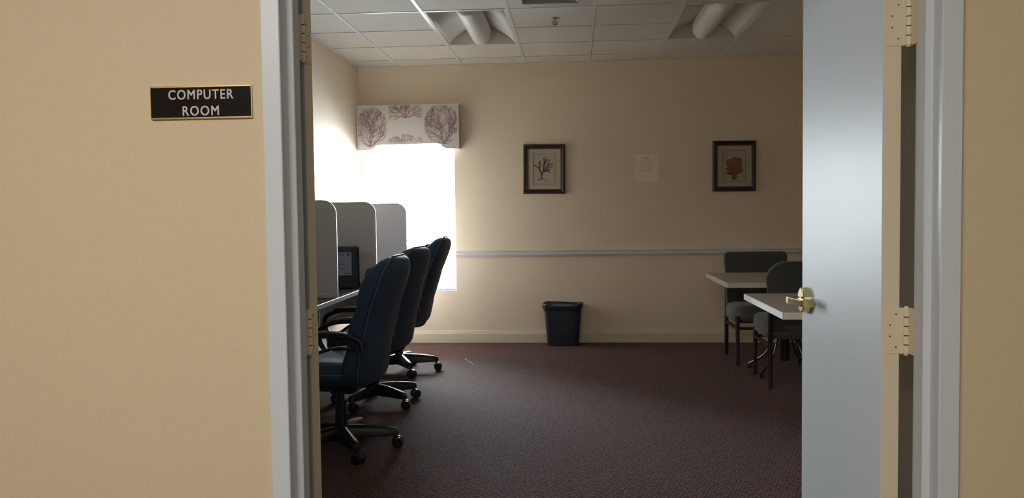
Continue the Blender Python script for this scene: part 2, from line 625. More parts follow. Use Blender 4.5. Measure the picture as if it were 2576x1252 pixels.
# hub block with keyed face, arm running towards the hinge side, return towards the door
prism(t, [(hx - .016, yf - .066), (hx + .014, yf - .066), (hx + .112, yf - .048), (hx + .118, yf - .044), (hx + .118, yf - .010), (hx + .100, yf - .010), (hx + .098, yf - .030), (hx + .014, yf - .040), (hx - .016, yf - .040)], 'z', hz - .011, hz + .011)
bmesh.ops.bevel(t, geom=t.edges[:], offset=.0022, segments=2, affect='EDGES')
merge(b, t)
obj('lever', b, BRASS, lv)
b = B(); cyl(b, (hx, yf - .0655, hz), (hx, yf - .0668, hz), .0085, n=24); o = obj('lock_cylinder', b, GOLD, lv)
b = B(); box(b, hx - .001, hx + .001, yf - .0674, yf - .0666, hz - .006, hz + .006); obj('keyway', b, GAPD, lv)

# ------------------------------------------------------------------ corridor sign
sg = thing('room_sign', 'black name plate with gold rails reading COMPUTER ROOM', 'sign', (-.889, YH, 1.5435), 0)
hwid, hhei = .1245, .0375
b = B(); box(b, -hwid + .001, hwid - .001, -.0045, -.0015, -hhei + .002, hhei - .002, .0003); obj('plate', b, PLAQUE, sg)
b = B(); box(b, -hwid, hwid, -.0015, 0, -hhei, hhei); obj('backing', b, GOLD, sg)
for z in (-hhei, hhei):
    b = B(); box(b, -hwid, hwid, -.0075, -.001, z - .0022, z + .0022, .0009, 2); obj('gold_rail', b, GOLD, sg)
for x in (-hwid, hwid):
    b = B(); box(b, x - .0006, x + .0006, -.006, -.001, -hhei, hhei); obj('end_strip', b, GOLD, sg)


def text(name, s, size, loc, m, parent, width=None, off=0.0, ext=0.0002, rot=(PI / 2, 0, 0), fat=0.0):
    cu = bpy.data.curves.new(name, 'FONT')
    cu.body = s
    cu.size = size
    cu.align_x = 'CENTER'
    cu.align_y = 'CENTER'
    cu.extrude = ext
    cu.offset = off
    cu.resolution_u = 4
    cu.space_character = 1.16
    o = bpy.data.objects.new(name, cu)
    C.objects.link(o)
    dg = bpy.context.evaluated_depsgraph_get()
    me = bpy.data.meshes.new_from_object(o.evaluated_get(dg))
    bpy.data.objects.remove(o)
    xs = [v.co.x for v in me.vertices]
    ys = [v.co.y for v in me.vertices]
    mx_, my_ = (max(xs) + min(xs)) / 2, (max(ys) + min(ys)) / 2
    k = (width / (max(xs) - min(xs))) if width else 1
    kh = (size / (max(ys) - min(ys)))
    for v in me.vertices:
        v.co.x = (v.co.x - mx_) * k
        v.co.y = (v.co.y - my_) * kh
    if fat:                          # embolden: the glyphs again, shifted by a hair each way
        out = bmesh.new()
        i = 0
        for dx in (-fat / 2, -fat / 4, 0, fat / 4, fat / 2):
            for dy in (-fat / 4, fat / 4):
                q = bmesh.new(); q.from_mesh(me); q.transform(Matrix.Translation((dx, dy, i * .00004))); merge(out, q)
                i += 1
        out.to_mesh(me); out.free()
    me.materials.clear()
    me.materials.append(m)
    o = bpy.data.objects.new(name, me)
    C.objects.link(o)
    o.parent = parent
    o.location = loc
    o.rotation_euler = rot
    return o


text('lettering', 'COMPUTER', .0226, (-.0, -.0048, .0188), LETTER, sg, width=.1600, fat=.0011)
text('lettering', 'ROOM', .0226, (-.001, -.0048, -.0200), LETTER, sg, width=.0890, fat=.0011)

# ------------------------------------------------------------------ light fixtures
def light_fixture(x0, x1, y0, y1, label):
    t = thing('light_fixture', label, 'ceiling light', ((x0 + x1) / 2, (y0 + y1) / 2, H), group='recessed troffers in the ceiling')
    hw_, hl = (x1 - x0) / 2 - .012, (y1 - y0) / 2 - .012
    b = B()
    for a in ((-hw_, -hw_ + .014, -hl, hl), (hw_ - .014, hw_, -hl, hl)):
        box(b, a[0], a[1], a[2], a[3], -.003, .006, .001)
    for a in ((-hw_ + .014, hw_ - .014, -hl, -hl + .010), (-hw_ + .014, hw_ - .014, hl - .010, hl)):
        box(b, a[0], a[1], a[2], a[3], -.003, .006, .001)
    obj('trim_frame', b, LIGHTW, t)
    # two concave wings rising to a central ridge behind the lamp basket
    w = hw_ - .014
    prof = []
    n = 14
    for k in range(n + 1):
        u = k / n
        x = -w + u * w
        prof.append((x, .002 + .125 * math.sin(min(1, u * 1.25) * PI / 2) ** 0.9))
    full = prof + [(-x, z) for x, z in prof[::-1][1:]]
    outer = [(x, z + .006) for x, z in full[::-1]]
    b = B()
    vs_ = []
    for y in (-hl + .01, hl - .01):
        vs_.append([b.verts.new((x, y, z)) for x, z in full])
    for a_, c_2 in zip(range(len(full) - 1), range(1, len(full))):
        b.faces.new((vs_[0][a_], vs_[0][c_2], vs_[1][c_2], vs_[1][a_])).smooth = True
    o = obj('reflector', b, LIGHTW, t)
    sol = o.modifiers.new('s', 'SOLIDIFY'); sol.thickness = .002
    for sgn in (-1, 1):
        b = B()
        pts = [(x, z) for x, z in full]
        prism(b, pts, 'y', sgn * (hl - .012) - .001, sgn * (hl - .012) + .001)
        obj('end_plate', b, LIGHTW, t)
    # lamp basket: a long half-round trough with rounded ends
    b = B()
    rings = []
    R_ = .082
    L_ = hl - .025
    ny = 9
    for k in range(-1, 2):
        pass
    ys = []
    for k in range(ny):
        a = PI / 2 * k / (ny - 1)
        ys.append((-L_ + R_ * .9 * (1 - math.sin(a)), math.cos(a)))
    ys = [(-L_ + .07 * (1 - math.sin(PI / 2 * k / (ny - 1))) , None) for k in range(ny)]
    prof_y = []
    for k in range(ny):
        a = PI / 2 * k / (ny - 1)
        prof_y.append((-L_ + .07 * (1 - math.cos(a)), .35 + .65 * math.sin(a)))
    prof_y += [(-y, r) for y, r in prof_y[::-1]]
    for y, r in prof_y:
        ring = []
        for k in range(17):
            an = PI + PI * k / 16
            ring.append(Vector((R_ * (.7 + .3 * r) * math.cos(an), y, .055 + (R_ * .98) * r * math.sin(an))))
        ring.append(Vector((R_ * (.7 + .3 * r), y, .11)))
        ring.append(Vector((-R_ * (.7 + .3 * r), y, .11)))
        rings.append(ring)
    loft(b, rings)
    obj('lamp_basket', b, LIGHTW, t)
    return t


light_fixture(-1.0564, -.4468, 5.909, 7.128, 'recessed ceiling troffer with rounded lamp basket, nearer the window')
light_fixture(.7724, 1.382, 5.909, 7.128, 'recessed ceiling troffer with rounded lamp basket, above the study tables')

# air vent: square, stepped louvre frames
vx0, vx1, vy0, vy1 = -.4468, .1628, 5.2992, 5.909
vt = thing('ceiling_vent', 'square stepped louvre air vent set in the ceiling', 'vent', ((vx0 + vx1) / 2, (vy0 + vy1) / 2, H))


def ring_frame(b, ro, ri, z0, z1, zi=None):
    """square ring, outer half size ro at z0, inner half size ri at z1 (sloping vane)"""
    sq = lambda r, z: [Vector((-r, -r, z)), Vector((r, -r, z)), Vector((r, r, z)), Vector((-r, r, z))]
    A = [b.verts.new(p) for p in sq(ro, z0)]
    D_ = [b.verts.new(p) for p in sq(ri, z1)]
    A2 = [b.verts.new(p) for p in sq(ro, z0 + .002)]
    D2 = [b.verts.new(p) for p in sq(ri, z1 + .002)]
    for j in range(4):
        k = (j + 1) % 4
        b.faces.new((A[j], A[k], D_[k], D_[j]))
        b.faces.new((A2[j], A2[k], D2[k], D2[j]))
        b.faces.new((A[j], A[k], A2[k], A2[j]))
        b.faces.new((D_[j], D_[k], D2[k], D2[j]))


b = B(); ring_frame(b, .293, .188, -.002, -.002); obj('flange', b, VENTM, vt)
b = B(); ring_frame(b, .189, .187, -.002, .05); obj('throat', b, VENTM, vt)
for r in (.186, .152, .118, .084, .050):
    b = B(); ring_frame(b, r - .003, r - .026, -.001, .024); obj('vane', b, VENTM, vt)
b = B(); box(b, -.19, .19, -.19, .19, .05, .055); obj('duct_back', b, VENTD, vt)

sk = thing('fire_sprinkler', 'small metal pendent fire sprinkler on a ceiling tile', 'sprinkler', (-.119, 6.231, H - .001))
b = B(); loft(b, [sring(0, 0, z, r, r, 20, 2) for z, r in ((0, .036), (-.004, .036), (-.009, .024), (-.010, .012))]); obj('escutcheon', b, CHROME, sk)
b = B(); cyl(b, (0, 0, -.008), (0, 0, -.022), .010, n=12); obj('body', b, CHROME, sk)
for s in (-1, 1):
    b = B(); sweep(b, spline([(s * .009, 0, -.02), (s * .016, 0, -.032), (s * .008, 0, -.047)], 4), .003, .0025, 8); obj('frame_arm', b, mat('dull_bronze', (.12, .09, .06), .4, .7), sk)
b = B(); cyl(b, (0, 0, -.022), (0, 0, -.046), .002, n=8); obj('bulb', b, mat('sprinkler_bulb', (.3, .05, .03), .2), sk)
b = B(); cyl(b, (0, 0, -.046), (0, 0, -.049), .016, n=12); obj('deflector', b, mat('dull_deflector', (.16, .13, .1), .4, .7), sk)

# ------------------------------------------------------------------ coral drawing helper (flat print of thin ribbons)
def coral(b, x, z, ang, L, w, depth, y, rnd, clip=None, spread=.55, mi=0):
    """a branching ribbon in the plane y; draws tapered quads"""
    n = 3
    pts = [(x, z, ang)]
    a = ang
    for k in range(n):
        a += rnd.uniform(-.22, .22)
        x += math.cos(a) * L / n
        z += math.sin(a) * L / n
        pts.append((x, z, a))
    for k in range(n):
        x0, z0, a0 = pts[k]
        x1, z1, a1 = pts[k + 1]
        if clip and not (clip(x0, z0) and clip(x1, z1)):
            continue
        w0 = w * (1 - .25 * k / n)
        w1 = w * (1 - .25 * (k + 1) / n)
        nx, nz = -math.sin(a1), math.cos(a1)
        y_ = y - rnd.uniform(0, .0004)
        vs2 = [b.verts.new(p) for p in ((x0 - nx * w0, y_, z0 - nz * w0), (x0 + nx * w0, y_, z0 + nz * w0), (x1 + nx * w1, y_, z1 + nz * w1), (x1 - nx * w1, y_, z1 - nz * w1))]
        b.faces.new(vs2).material_index = mi
    if depth > 0:
        for sgn in (-1, 1):
            coral(b, x, z, a + sgn * rnd.uniform(.22, spread), L * rnd.uniform(.70, .86), w * .86, depth - 1, y, rnd, clip, spread, mi)
        # side twigs
        xm, zm, am = pts[2]
        s = rnd.choice((-1, 1))
        coral(b, xm, zm, am + s * rnd.uniform(.5, .9), L * .5, w * .8, max(0, depth - 2), y, rnd, clip, spread, mi)
        xm, zm, am = pts[1]
        coral(b, xm, zm, am - s * rnd.uniform(.5, .9), L * .4, w * .8, 0, y, rnd, clip, spread, mi)


# ------------------------------------------------------------------ valance over the window
vx = (-2.062 - 1.078) / 2
va = thing('window_valance', 'pale fabric valance printed with mauve coral above the window', 'valance', (-1.571, YF, 1.88))
half = .493
VD = .11
outline = [(-half, 0), (-half + .004, -.002), (-.375, .002), (-.34, .012), (-.315, .038), (-.285, .049), (.275, .056), (.315, .046), (.34, .018), (.37, .002), (half, .0), (half, .424), (-half, .424)]
b = B(); prism(b, outline, 'y', -VD, -VD + .012)
o = obj('front_board', b, FABRIC, va)
for x in (-half + .006, half - .006):
    b = B(); box(b, x - .006, x + .006, -VD + .012, 0, 0, .424, .002); obj('side_board', b, FABRIC, va)
b = B(); box(b, -half + .012, half - .012, -VD + .012, 0, .412, .424); obj('top_board', b, FABRIC, va)
b = B()
sweep(b, [Vector((x, -VD, z)) for x, z in outline[:11]], .0022, .0022, 6); obj('welt_cord', b, mat('welt_cord', (.42, .38, .37), .8), va)
inside = lambda x, z: abs(x) < half - .006 and z < .420 and z > (.062 if abs(x) < .30 else .008)
rnd = random.Random(5)
FANS = [(-.362, .030, [.55, .9, 1.15, 1.4, 1.6, 1.8, 2.05, 2.35, 2.7, 3.0], .122),
        (.350, .048, [.25, .6, .95, 1.2, 1.42, 1.62, 1.85, 2.1, 2.4, 2.75], .125),
        (-.02, .300, [.35, .75, 1.15, 1.55, 1.95, 2.35, 2.8], .075),
        (-.02, -.12, [.85, 1.1, 1.35, 1.6, 1.85, 2.1], .105)]
b = B()
CL = [lambda x, z: ((x + .348) / .150) ** 2 + ((z - .215) / .205) ** 2 < 1, lambda x, z: ((x - .325) / .168) ** 2 + ((z - .235) / .20) ** 2 < 1,
      lambda x, z: abs(x + .02) < .165 and z > .285, lambda x, z: abs(x + .02) < .165 and z < .155 - .3 * abs(x + .02)]
for q, (fx, fz, angs, L) in enumerate(FANS):
    ins = lambda x, z, f=CL[q]: inside(x, z) and f(x, z)
    for a in angs:
        coral(b, fx, fz, a, L, .0026, 4, -VD - .0010, rnd, ins, .40)
obj('coral_print', b, CORALP, va)
b = B()
rnd = random.Random(5)
for q, (fx, fz, angs, L) in enumerate(FANS):
    ins = lambda x, z, f=CL[q]: inside(x, z) and f(x, z)
    for a in angs:
        coral(b, fx + .0025, fz, a, L, .0058, 4, -VD - .0004, rnd, ins, .40)
obj('coral_fill', b, CORALF, va)

# ------------------------------------------------------------------ framed prints
def picture(x0, x1, z0, z1, label, which, tilt):
    w, h = x1 - x0, z1 - z0
    t = thing('framed_print', label, 'picture', ((x0 + x1) / 2, YF - .004, (z0 + z1) / 2), group='framed coral prints on the far wall')
    t.rotation_euler = (0, tilt, 0)
    W2, H2 = w / 2, h / 2
    fw = .046
    # mitred moulding, one side at a time
    prof = [(0, 0), (0, .016), (.006, .024), (.020, .026), (.030, .020), (.036, .022), (.040, .018), (fw, .012), (fw, 0)]
    for side in range(4):
        b = B()
        L, D_ = (W2, H2) if side % 2 == 0 else (H2, W2)
        r1, r2_ = [], []
        for u, v in prof:
            r1.append(b.verts.new((-L + u, -v, -D_ + u)))
            r2_.append(b.verts.new((L - u, -v, -D_ + u)))
        for k in range(len(prof)):
            k2 = (k + 1) % len(prof)
            b.faces.new((r1[k], r1[k2], r2_[k2], r2_[k]))
        b.faces.new(r1); b.faces.new(r2_[::-1])
        b.transform(Matrix.Rotation(side * PI / 2, 4, 'Y'))
        obj('frame_side', b, FRAMEM, t)
    b = B()
    for s in (-1, 1):
        box(b, s * (W2 - .040) - .0015, s * (W2 - .040) + .0015, -.0205, -.018, -H2 + .04, H2 - .04)
        box(b, -W2 + .04, W2 - .04, -.0205, -.018, s * (H2 - .04) - .0015, s * (H2 - .04) + .0015)
    obj('inner_bead', b, FRAMEL, t)
    mw, mh = W2 - fw, H2 - fw
    iw, ih = .105, .145
    b = B()
    box(b, -mw, -iw, -.010, -.006, -mh, mh); box(b, iw, mw, -.010, -.006, -mh, mh)
    box(b, -iw, iw, -.010, -.006, ih, mh); box(b, -iw, iw, -.010, -.006, -mh, -ih)
    obj('mat_board', b, MATB, t)
    b = B(); box(b, -iw, iw, -.007, -.005, -ih, ih); p = obj('print_sheet', b, PRINT1, t)
    b = B()
    for s in (-1, 1):
        box(b, s * (iw) - .0015, s * iw + .0015, -.0106, -.0100, -ih, ih)
        box(b, -iw, iw, -.0106, -.0100, s * ih - .0015, s * ih + .0015)
    obj('rule_line', b, LINE, t)
    y = -.0075
    if which == 1:
        b = B()
        def rib(pts, w0, w1):
            P = spline([(x, 0, z) for x, z in pts], 4)
            n = len(P)
            for k in range(n - 1):
                a, c = P[k], P[k + 1]
                d = (c - a).normalized()
                nx, nz = -d.z, d.x
                wa = w0 + (w1 - w0) * k / (n - 1); wb = w0 + (w1 - w0) * (k + 1) / (n - 1)
                b.faces.new([b.verts.new(q) for q in ((a.x - nx * wa, y, a.z - nz * wa), (a.x + nx * wa, y, a.z + nz * wa), (c.x + nx * wb, y, c.z + nz * wb), (c.x - nx * wb, y, c.z - nz * wb))])
        def pt(px, py):      # crop pixels -> local metres
            return ((px - 620) / 2040 * 1.0, (665 - py) / 2040 * 1.0)
        S_ = lambda *ps: [pt(*p) for p in ps]
        rib(S_((568, 860), (572, 780), (600, 720), (660, 695)), .0070, .0085)
        rib(S_((568, 780), (560, 740), (530, 680), (520, 640)), .006, .0065)
        rib(S_((530, 660), (490, 620), (435, 600)), .006, .004)
        rib(S_((450, 610), (430, 590), (440, 570)), .004, .003)
        rib(S_((525, 650), (535, 600), (540, 540), (545, 500)), .0080, .005)
        rib(S_((530, 560), (510, 540), (502, 520)), .004, .003)
        rib(S_((610, 715), (615, 640), (620, 570), (625, 500), (640, 430)), .0100, .0045)
        rib(S_((622, 500), (605, 470), (592, 435)), .0045, .003)
        rib(S_((630, 560), (660, 510), (685, 460)), .0075, .0045)
        rib(S_((625, 650), (600, 600), (580, 570)), .0045, .003)
        rib(S_((650, 700), (665, 640), (690, 580), (712, 530), (717, 470)), .010, .0035)
        rib(S_((670, 650), (720, 625), (790, 620)), .0070, .005)
        rib(S_((700, 600), (740, 570), (795, 560)), .0065, .0045)
        rib(S_((665, 695), (710, 680), (745, 660)), .0065, .004)
        rib(S_((680, 698), (715, 715), (730, 740)), .006, .004)
        rib(S_((500, 860), (540, 880), (568, 858), (600, 850), (640, 880), (690, 915)), .0045, .0025)
        rib(S_((515, 905), (540, 880)), .002, .002)
        obj('coral_drawing', b, INK1, t)
        b = B()
        y = -.0078
        rib(S_((622, 690), (628, 640), (630, 580)), .0035, .002)
        rib(S_((665, 660), (690, 610), (705, 560)), .0035, .002)
        rib(S_((537, 640), (545, 580)), .003, .002)
        rib(S_((690, 635), (740, 622), (785, 618)), .003, .002)
        obj('coral_highlight', b, INK1B, t)['kind'] = 'stuff'
    else:
        rr = random.Random(11)
        b = B()
        pts = [(-.022, -.125), (.0, -.135), (.022, -.12), (.028, -.075), (.060, -.07), (.062, -.06), (.02, -.045), (-.02, -.045), (-.055, -.075), (-.058, -.065), (-.03, -.05), (-.022, -.08)]
        b.faces.new([b.verts.new((x, -.0073, z)) for x, z in pts])
        for a in (.25, .55, 2.7, 2.95):
            coral(b, 0, -.05, a, .035, .006, 2, -.0074, rr, None, .6)
        obj('coral_base', b, INK2B, t)
        b = B()
        for a in (.9, 1.15, 1.4, 1.6, 1.8, 2.05, 2.3, .65):
            coral(b, 0, -.06, a, .050, .0085, 3, -.0078, rr, lambda x, z: z < .11 and abs(x) < .075, .4)
        obj('coral_drawing', b, INK2, t)
    return t


picture(-.472, -.072, 1.437, 1.911, 'dark-framed print of a bare brown branching coral', 1, .012)
picture(1.320, 1.722, 1.436, 1.911, 'dark-framed print of a bushy red coral', 2, .006)

# ------------------------------------------------------------------ notice and papers
nt_ = thing('paper_notice', 'cream paper notice with a dark heading between the framed prints', 'notice', (.702, YF, 1.669))
b = B(); box(b, -.109, .109, -.0016, -.0004, -.131, .131); obj('sheet', b, PAPER, nt_)
text('heading', 'NOTICE', .0125, (-.005, -.0019, .094), INKT, nt_, width=.052, off=.0003)
b = B(); box(b, -.031, .021, -.0020, -.0017, .0845, .0860); obj('underline', b, INKT, nt_)
b = B()
rr = random.Random(3)
rows = [(.056, [(-.100, -.080), (-.072, -.062), (-.053, -.046), (-.038, -.010), (.000, .026)]), (.031, [(-.098, -.072), (-.064, -.050), (-.044, -.020), (-.012, .002), (.008, .030)]),
        (.009, [(-.092, -.080), (-.070, -.052), (-.044, -.016), (-.008, .020), (.026, .036)]), (-.011, [(-.068, -.052), (-.046, -.018), (-.010, .012)]), (-.032, [(-.078, -.042), (-.036, -.026), (-.018, .014)])]
for z, ws in rows:
    for x0, x1 in ws:
        x0 += .022 * (1 + x0 / .1) ; x1 += .022 * (1 + x1 / .1)
        x = x0
        while x < x1 - .002:
            w = .0030
            h_ = rr.choice((.0062, .0062, .0045))
            k = rr.randint(0, 2)
            box(b, x, x + .0016, -.0019, -.0017, z - .003, z - .003 + h_)
            if k:
                box(b, x, x + w, -.0019, -.0017, z - .003 + (h_ - .0012) * (k - 1), z - .003 + (h_ - .0012) * (k - 1) + .0016)
            x += .0046
obj('text_lines', b, INKT, nt_)['kind'] = 'stuff'

wp = thing('wall_paper_sheet', 'white printed sheet on the side wall above the carrels', 'paper', (XL, 6.615, 1.66), PI / 2)
b = B(); box(b, -.14, .14, -.0016, -.0004, -.108, .108); obj('sheet', b, PAPERW, wp)
b = B()
for k in range(11):
    z = .085 - k * .015
    x = -.12
    while x < .118:
        w = rr.uniform(.006, .02)
        box(b, x, min(.125, x + w), -.0019, -.0017, z - .002, z + .002)
        x += w + .006
obj('text_lines', b, mat('faint_grey_ink', (.25, .26, .3), .7), wp)['kind'] = 'stuff'

# ------------------------------------------------------------------ carrels on the left wall
DX = -1.49           # front edge of the worktop
car = thing('study_carrel', 'run of grey study carrels with rounded dividers on the side wall', 'study carrel', (XL, 6.0, 0))
def cbox(name, x0, x1, y0, y1, z0, z1, m, bev=0):
    b = B(); box(b, x0 - XL, x1 - XL, y0 - 6.0, y1 - 6.0, z0, z1, bev); return obj(name, b, m, car)
cbox('desktop', XL + .003, DX - .004, 3.98, 7.42, .712, .737, DESKT)
cbox('edge_band', DX - .004, DX, 3.98, 7.42, .710, .739, DESKE, .0015)
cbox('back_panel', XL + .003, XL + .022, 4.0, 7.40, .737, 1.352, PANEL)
DY = [4.02, 5.18, 6.235, 7.40]
for y in DY:
    R_ = .085
    top = 1.356
    pts = [(XL + .022, .739), (DX - .004, .739)]
    for k in range(9):
        a = k / 8 * PI / 2
        pts.append((DX - .004 - R_ + R_ * math.cos(a), top - R_ + R_ * math.sin(a)))
    pts.append((XL + .022, top))
    b = B(); prism(b, [(p[0] - XL, p[1]) for p in pts], 'y', y - .011 - 6, y + .011 - 6)
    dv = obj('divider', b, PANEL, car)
    b = B()
    path = [Vector((p[0] - XL, y - 6.0, p[1])) for p in pts[1:]]
    sweep(b, path, .0125, .0035, 8, (0, 1, 0), power=4)
    obj('edge_trim', b, PANELE, dv)
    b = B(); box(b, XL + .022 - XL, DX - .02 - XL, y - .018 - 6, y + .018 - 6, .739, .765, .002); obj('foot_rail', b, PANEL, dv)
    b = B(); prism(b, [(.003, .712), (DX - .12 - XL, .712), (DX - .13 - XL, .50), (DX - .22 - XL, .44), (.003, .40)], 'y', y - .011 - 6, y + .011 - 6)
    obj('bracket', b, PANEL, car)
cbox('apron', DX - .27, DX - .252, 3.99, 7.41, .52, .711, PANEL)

# desktop computer standing in the middle carrel
pc = thing('desktop_computer', 'dark computer tower with a pale label sheet on the carrel desk', 'computer', (-1.757, 5.86, .737), .27)
b = B(); box(b, -.20, .215, -.095, .095, .008, .300, .006, 2); obj('case', b, TOWER, pc)
b = B(); box(b, .215, .222, -.090, .090, .012, .296, .003); obj('front_bezel', b, BLKPL, pc)
for x in (-.16, .17):
    for y in (-.07, .07):
        b = B(); cyl(b, (x, y, 0), (x, y, .01), .012, n=10)
        obj('foot', b, BLKPL, pc)
b = B(); box(b, .0, .168, -.0965, -.0955, .098, .262); lb = obj('label_sheet', b, mat('grey_label', (.30, .33, .40), .5), pc)
b = B()
for k, (z, n) in enumerate(((.225, 2), (.208, 3), (.192, 3), (.176, 4), (.16, 3), (.144, 4))):
    for q in range(n):
        box(b, .012 + q * .028, .034 + q * .028, -.0970, -.0967, z - .0018, z + .0018)
box(b, .020, .095, -.0970, -.0967, .244, .252); box(b, .122, .150, -.0970, -.0967, .109, .113)
box(b, .108, .113, -.0970, -.0967, .240, .254)
box(b, .103, .113, -.0970, -.0967, .238, .243)
cyl(b, (.146, -.0967, .246), (.146, -.0972, .246), .009, n=20)
obj('label_print', b, mat('dark_label_ink', (.03, .035, .05), .6), lb)['kind'] = 'stuff'

# ------------------------------------------------------------------ office chairs
def office_chair():
    t = thing('office_chair', '', 'chair', group='high-backed office chairs at the carrels')
    # local: sitter faces +x, back on -x, column at the origin
    b = B()
    rings = []
    for z, k in ((.375, .80), (.385, .92), (.41, 1.0), (.445, 1.0), (.475, .97), (.492, .88), (.498, .70)):
        rings.append(sring(.03, 0, z, .245 * k, .255 * k, 32, 3.6, lambda x, y, z_: Vector((x, y, z_ + .012 * math.cos(x * 9)))))
    loft(b, rings)
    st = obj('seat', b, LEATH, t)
    b = B()
    P = [p + Vector((0, 0, .0)) for p in sring(.03, 0, .452, .247, .257, 40, 3.6)]
    P.append(P[0]); sweep(b, P, .004, .004, 6, (0, 0, 1)); obj('piping', b, PIPE, st)
    # backrest: sections up the reclining spine
    def spine(v):
        z = .37 + v * .675
        x = -.165 - .055 * v - .115 * v ** 1.6
        return x, z
    rings = []
    N = 40
    prof_w = lambda v: .262 * (0.80 + .20 * min(1, (v / .14)) ** .6) * (1 if v < .62 else 1 - .16 * ((v - .62) / .38) ** 2.2)
    seam = []
    rimL, rimR = [], []
    for i in range(N + 1):
        v = i / N
        x, z = spine(v)
        wv = prof_w(v)
        th = .068 * (1 + .08 * abs(math.sin(v * PI * 3.2)))
        if v > .87:
            k = math.sqrt(max(0.0, 1 - ((v - .87) / .132) ** 2)); th *= max(.16, k); wv *= (.50 + .50 * k)
        if v < .09:
            k = math.sqrt(max(0.0, 1 - ((.09 - v) / .092) ** 2)); th *= max(.15, k); wv *= (.80 + .20 * k)
        lean = math.radians(14)
        ring = sring(0, 0, 0, th, wv, 36, 2.9)
        rr_ = []
        for p in ring:
            curve = .045 * (p.y / .255) ** 2        # wraps forward at the sides
            bulge = (.012 * abs(math.sin(v * PI * 3.2))) if p.x > 0 else 0
            q = Vector((x + p.x + curve + bulge, p.y, z + p.x * -.0))
            rr_.append(q)
        rings.append(rr_)
        rimL.append(Vector((x - th * .55 + .04 * (wv / .255) ** 2, wv * .985, z)))
        rimR.append(Vector((x - th * .55 + .04 * (wv / .255) ** 2, -wv * .985, z)))
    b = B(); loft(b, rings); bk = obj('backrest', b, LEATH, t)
    b = B()
    path = rimL[1:-1] + [Vector(((rimL[-1].x), y, rimL[-1].z + .004)) for y in (.12, .06, 0, -.06, -.12)] + rimR[1:-1][::-1]
    sweep(b, path, .0042, .0042, 6, (1, 0, 0)); obj('piping', b, PIPE, bk)
    # pillow roll at the head, front side
    b = B()
    x, z = spine(.86)
    sweep(b, [Vector((x + .052 + .03 * (y / .17) ** 2, y, z)) for y in (-.185, -.17, -.12, -.06, 0, .06, .12, .17, .185)], .05, .032, 14, (0, 0, 1), lambda u: .35 + .65 * math.sin(PI * min(1, max(0, u))) ** .35)
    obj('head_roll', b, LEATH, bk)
    # lumbar support cover / bracket under the seat
    b = B(); box(b, -.12, .12, -.09, .09, .335, .378, .012, 2); cyl(b, (.02, -.12, .35), (.02, -.26, .345), .007, n=8); obj('tilt_mechanism', b, BLKPL, t)
    b = B(); sweep(b, spline([(-.05, 0, .352), (-.17, 0, .355), (-.215, 0, .40), (-.235, 0, .50)], 5), .035, .008, 8, (0, 1, 0), power=4); obj('back_bracket', b, BLKPL, t)
    # closed loop arms
    for s in (-1, 1):
        y = s * .278
        pts = [(-.215, y, .575), (-.20, y, .636), (-.12, y, .658), (.02, y, .660), (.13, y, .650), (.205, y, .612), (.215, y, .555), (.185, y, .50), (.12, y * .97, .435), (.06, y * .90, .405)]
        b = B(); sweep(b, spline(pts, 6), .022, .013, 10, (0, 1, 0), power=3); ar = obj('armrest', b, BLKPL, t)
        pts = [(-.21, y, .61), (-.14, y, .575), (-.03, y, .545), (.10, y, .535), (.20, y, .56)]
        b = B(); sweep(b, spline([(-.17, y, .595), (-.10, y, .60), (-.02, y, .585), (.06, y, .55), (.13, y, .49), (.15, y, .455)], 5), .017, .009, 8, (0, 1, 0), power=3); obj('arm_brace', b, BLKPL, ar)
        b = B(); sweep(b, spline([(-.17, y, .660), (-.08, y, .672), (.04, y, .673), (.14, y, .662)], 6), .028, .010, 10, (0, 1, 0), lambda u: .7 + .3 * math.sin(PI * u), 3); obj('arm_pad', b, BLKPL, ar)
        b = B(); sweep(b, spline([(.12, y * .97, .435), (.02, y * .92, .385), (-.05, y * .7, .372)], 5), .022, .008, 8, (0, 1, 0)); obj('arm_strut', b, BLKPL, ar)
    b = B()
    cyl(b, (0, 0, .06), (0, 0, .26), .034, .030, n=22); cyl(b, (0, 0, .26), (0, 0, .275), .034, .034, n=22); cyl(b, (0, 0, .275), (0, 0, .345), .020, n=16)
    obj('gas_lift', b, BLKPL, t)
    b = B(); loft(b, [sring(0, 0, z, r, r, 22, 2) for z, r in ((.062, .040), (.068, .046), (.125, .044), (.135, .036))]); hub = obj('base_hub', b, BLKPL, t)
    for k in range(5):
        a = 2 * PI * k / 5
        b = B()
        d = Vector((math.cos(a), math.sin(a), 0))
        rings = []
        for u, zc, hh_, ww in ((.03, .100, .036, .032), (.10, .100, .033, .029), (.18, .097, .029, .026), (.255, .092, .023, .023), (.292, .088, .018, .021), (.303, .084, .009, .013)):
            c0 = d * u
            n_ = Vector((-d.y, d.x, 0))
            rings.append([c0 + n_ * ww * x + Vector((0, 0, zc + hh_ * z)) for x, z in ((-1, -1), (1, -1), (1, .4), (.6, .95), (0, 1.1), (-.6, .95), (-1, .4))])
        loft(b, rings)
        obj('base_leg', b, BLKPL, t)
        # twin-wheel caster swivelled outwards
        ca = -.35 + (.3, -.4, .1, .5, -.2)[k]
        e = Vector((math.cos(ca), math.sin(ca), 0))
        n_ = Vector((-e.y, e.x, 0))
        c0 = d * .285
        b = B(); cyl(b, c0 + Vector((0, 0, .045)), c0 + Vector((0, 0, .085)), .008, n=10)
        hood = c0 + e * .014
        sweep(b, [hood + e * (.031 * math.cos(q)) + Vector((0, 0, .030 + .031 * math.sin(q))) for q in (0.1, .6, 1.1, 1.6, 2.1, 2.6, 3.0)], .006, .003, 8, n_)
        cs = obj('caster', b, CASTM, t)
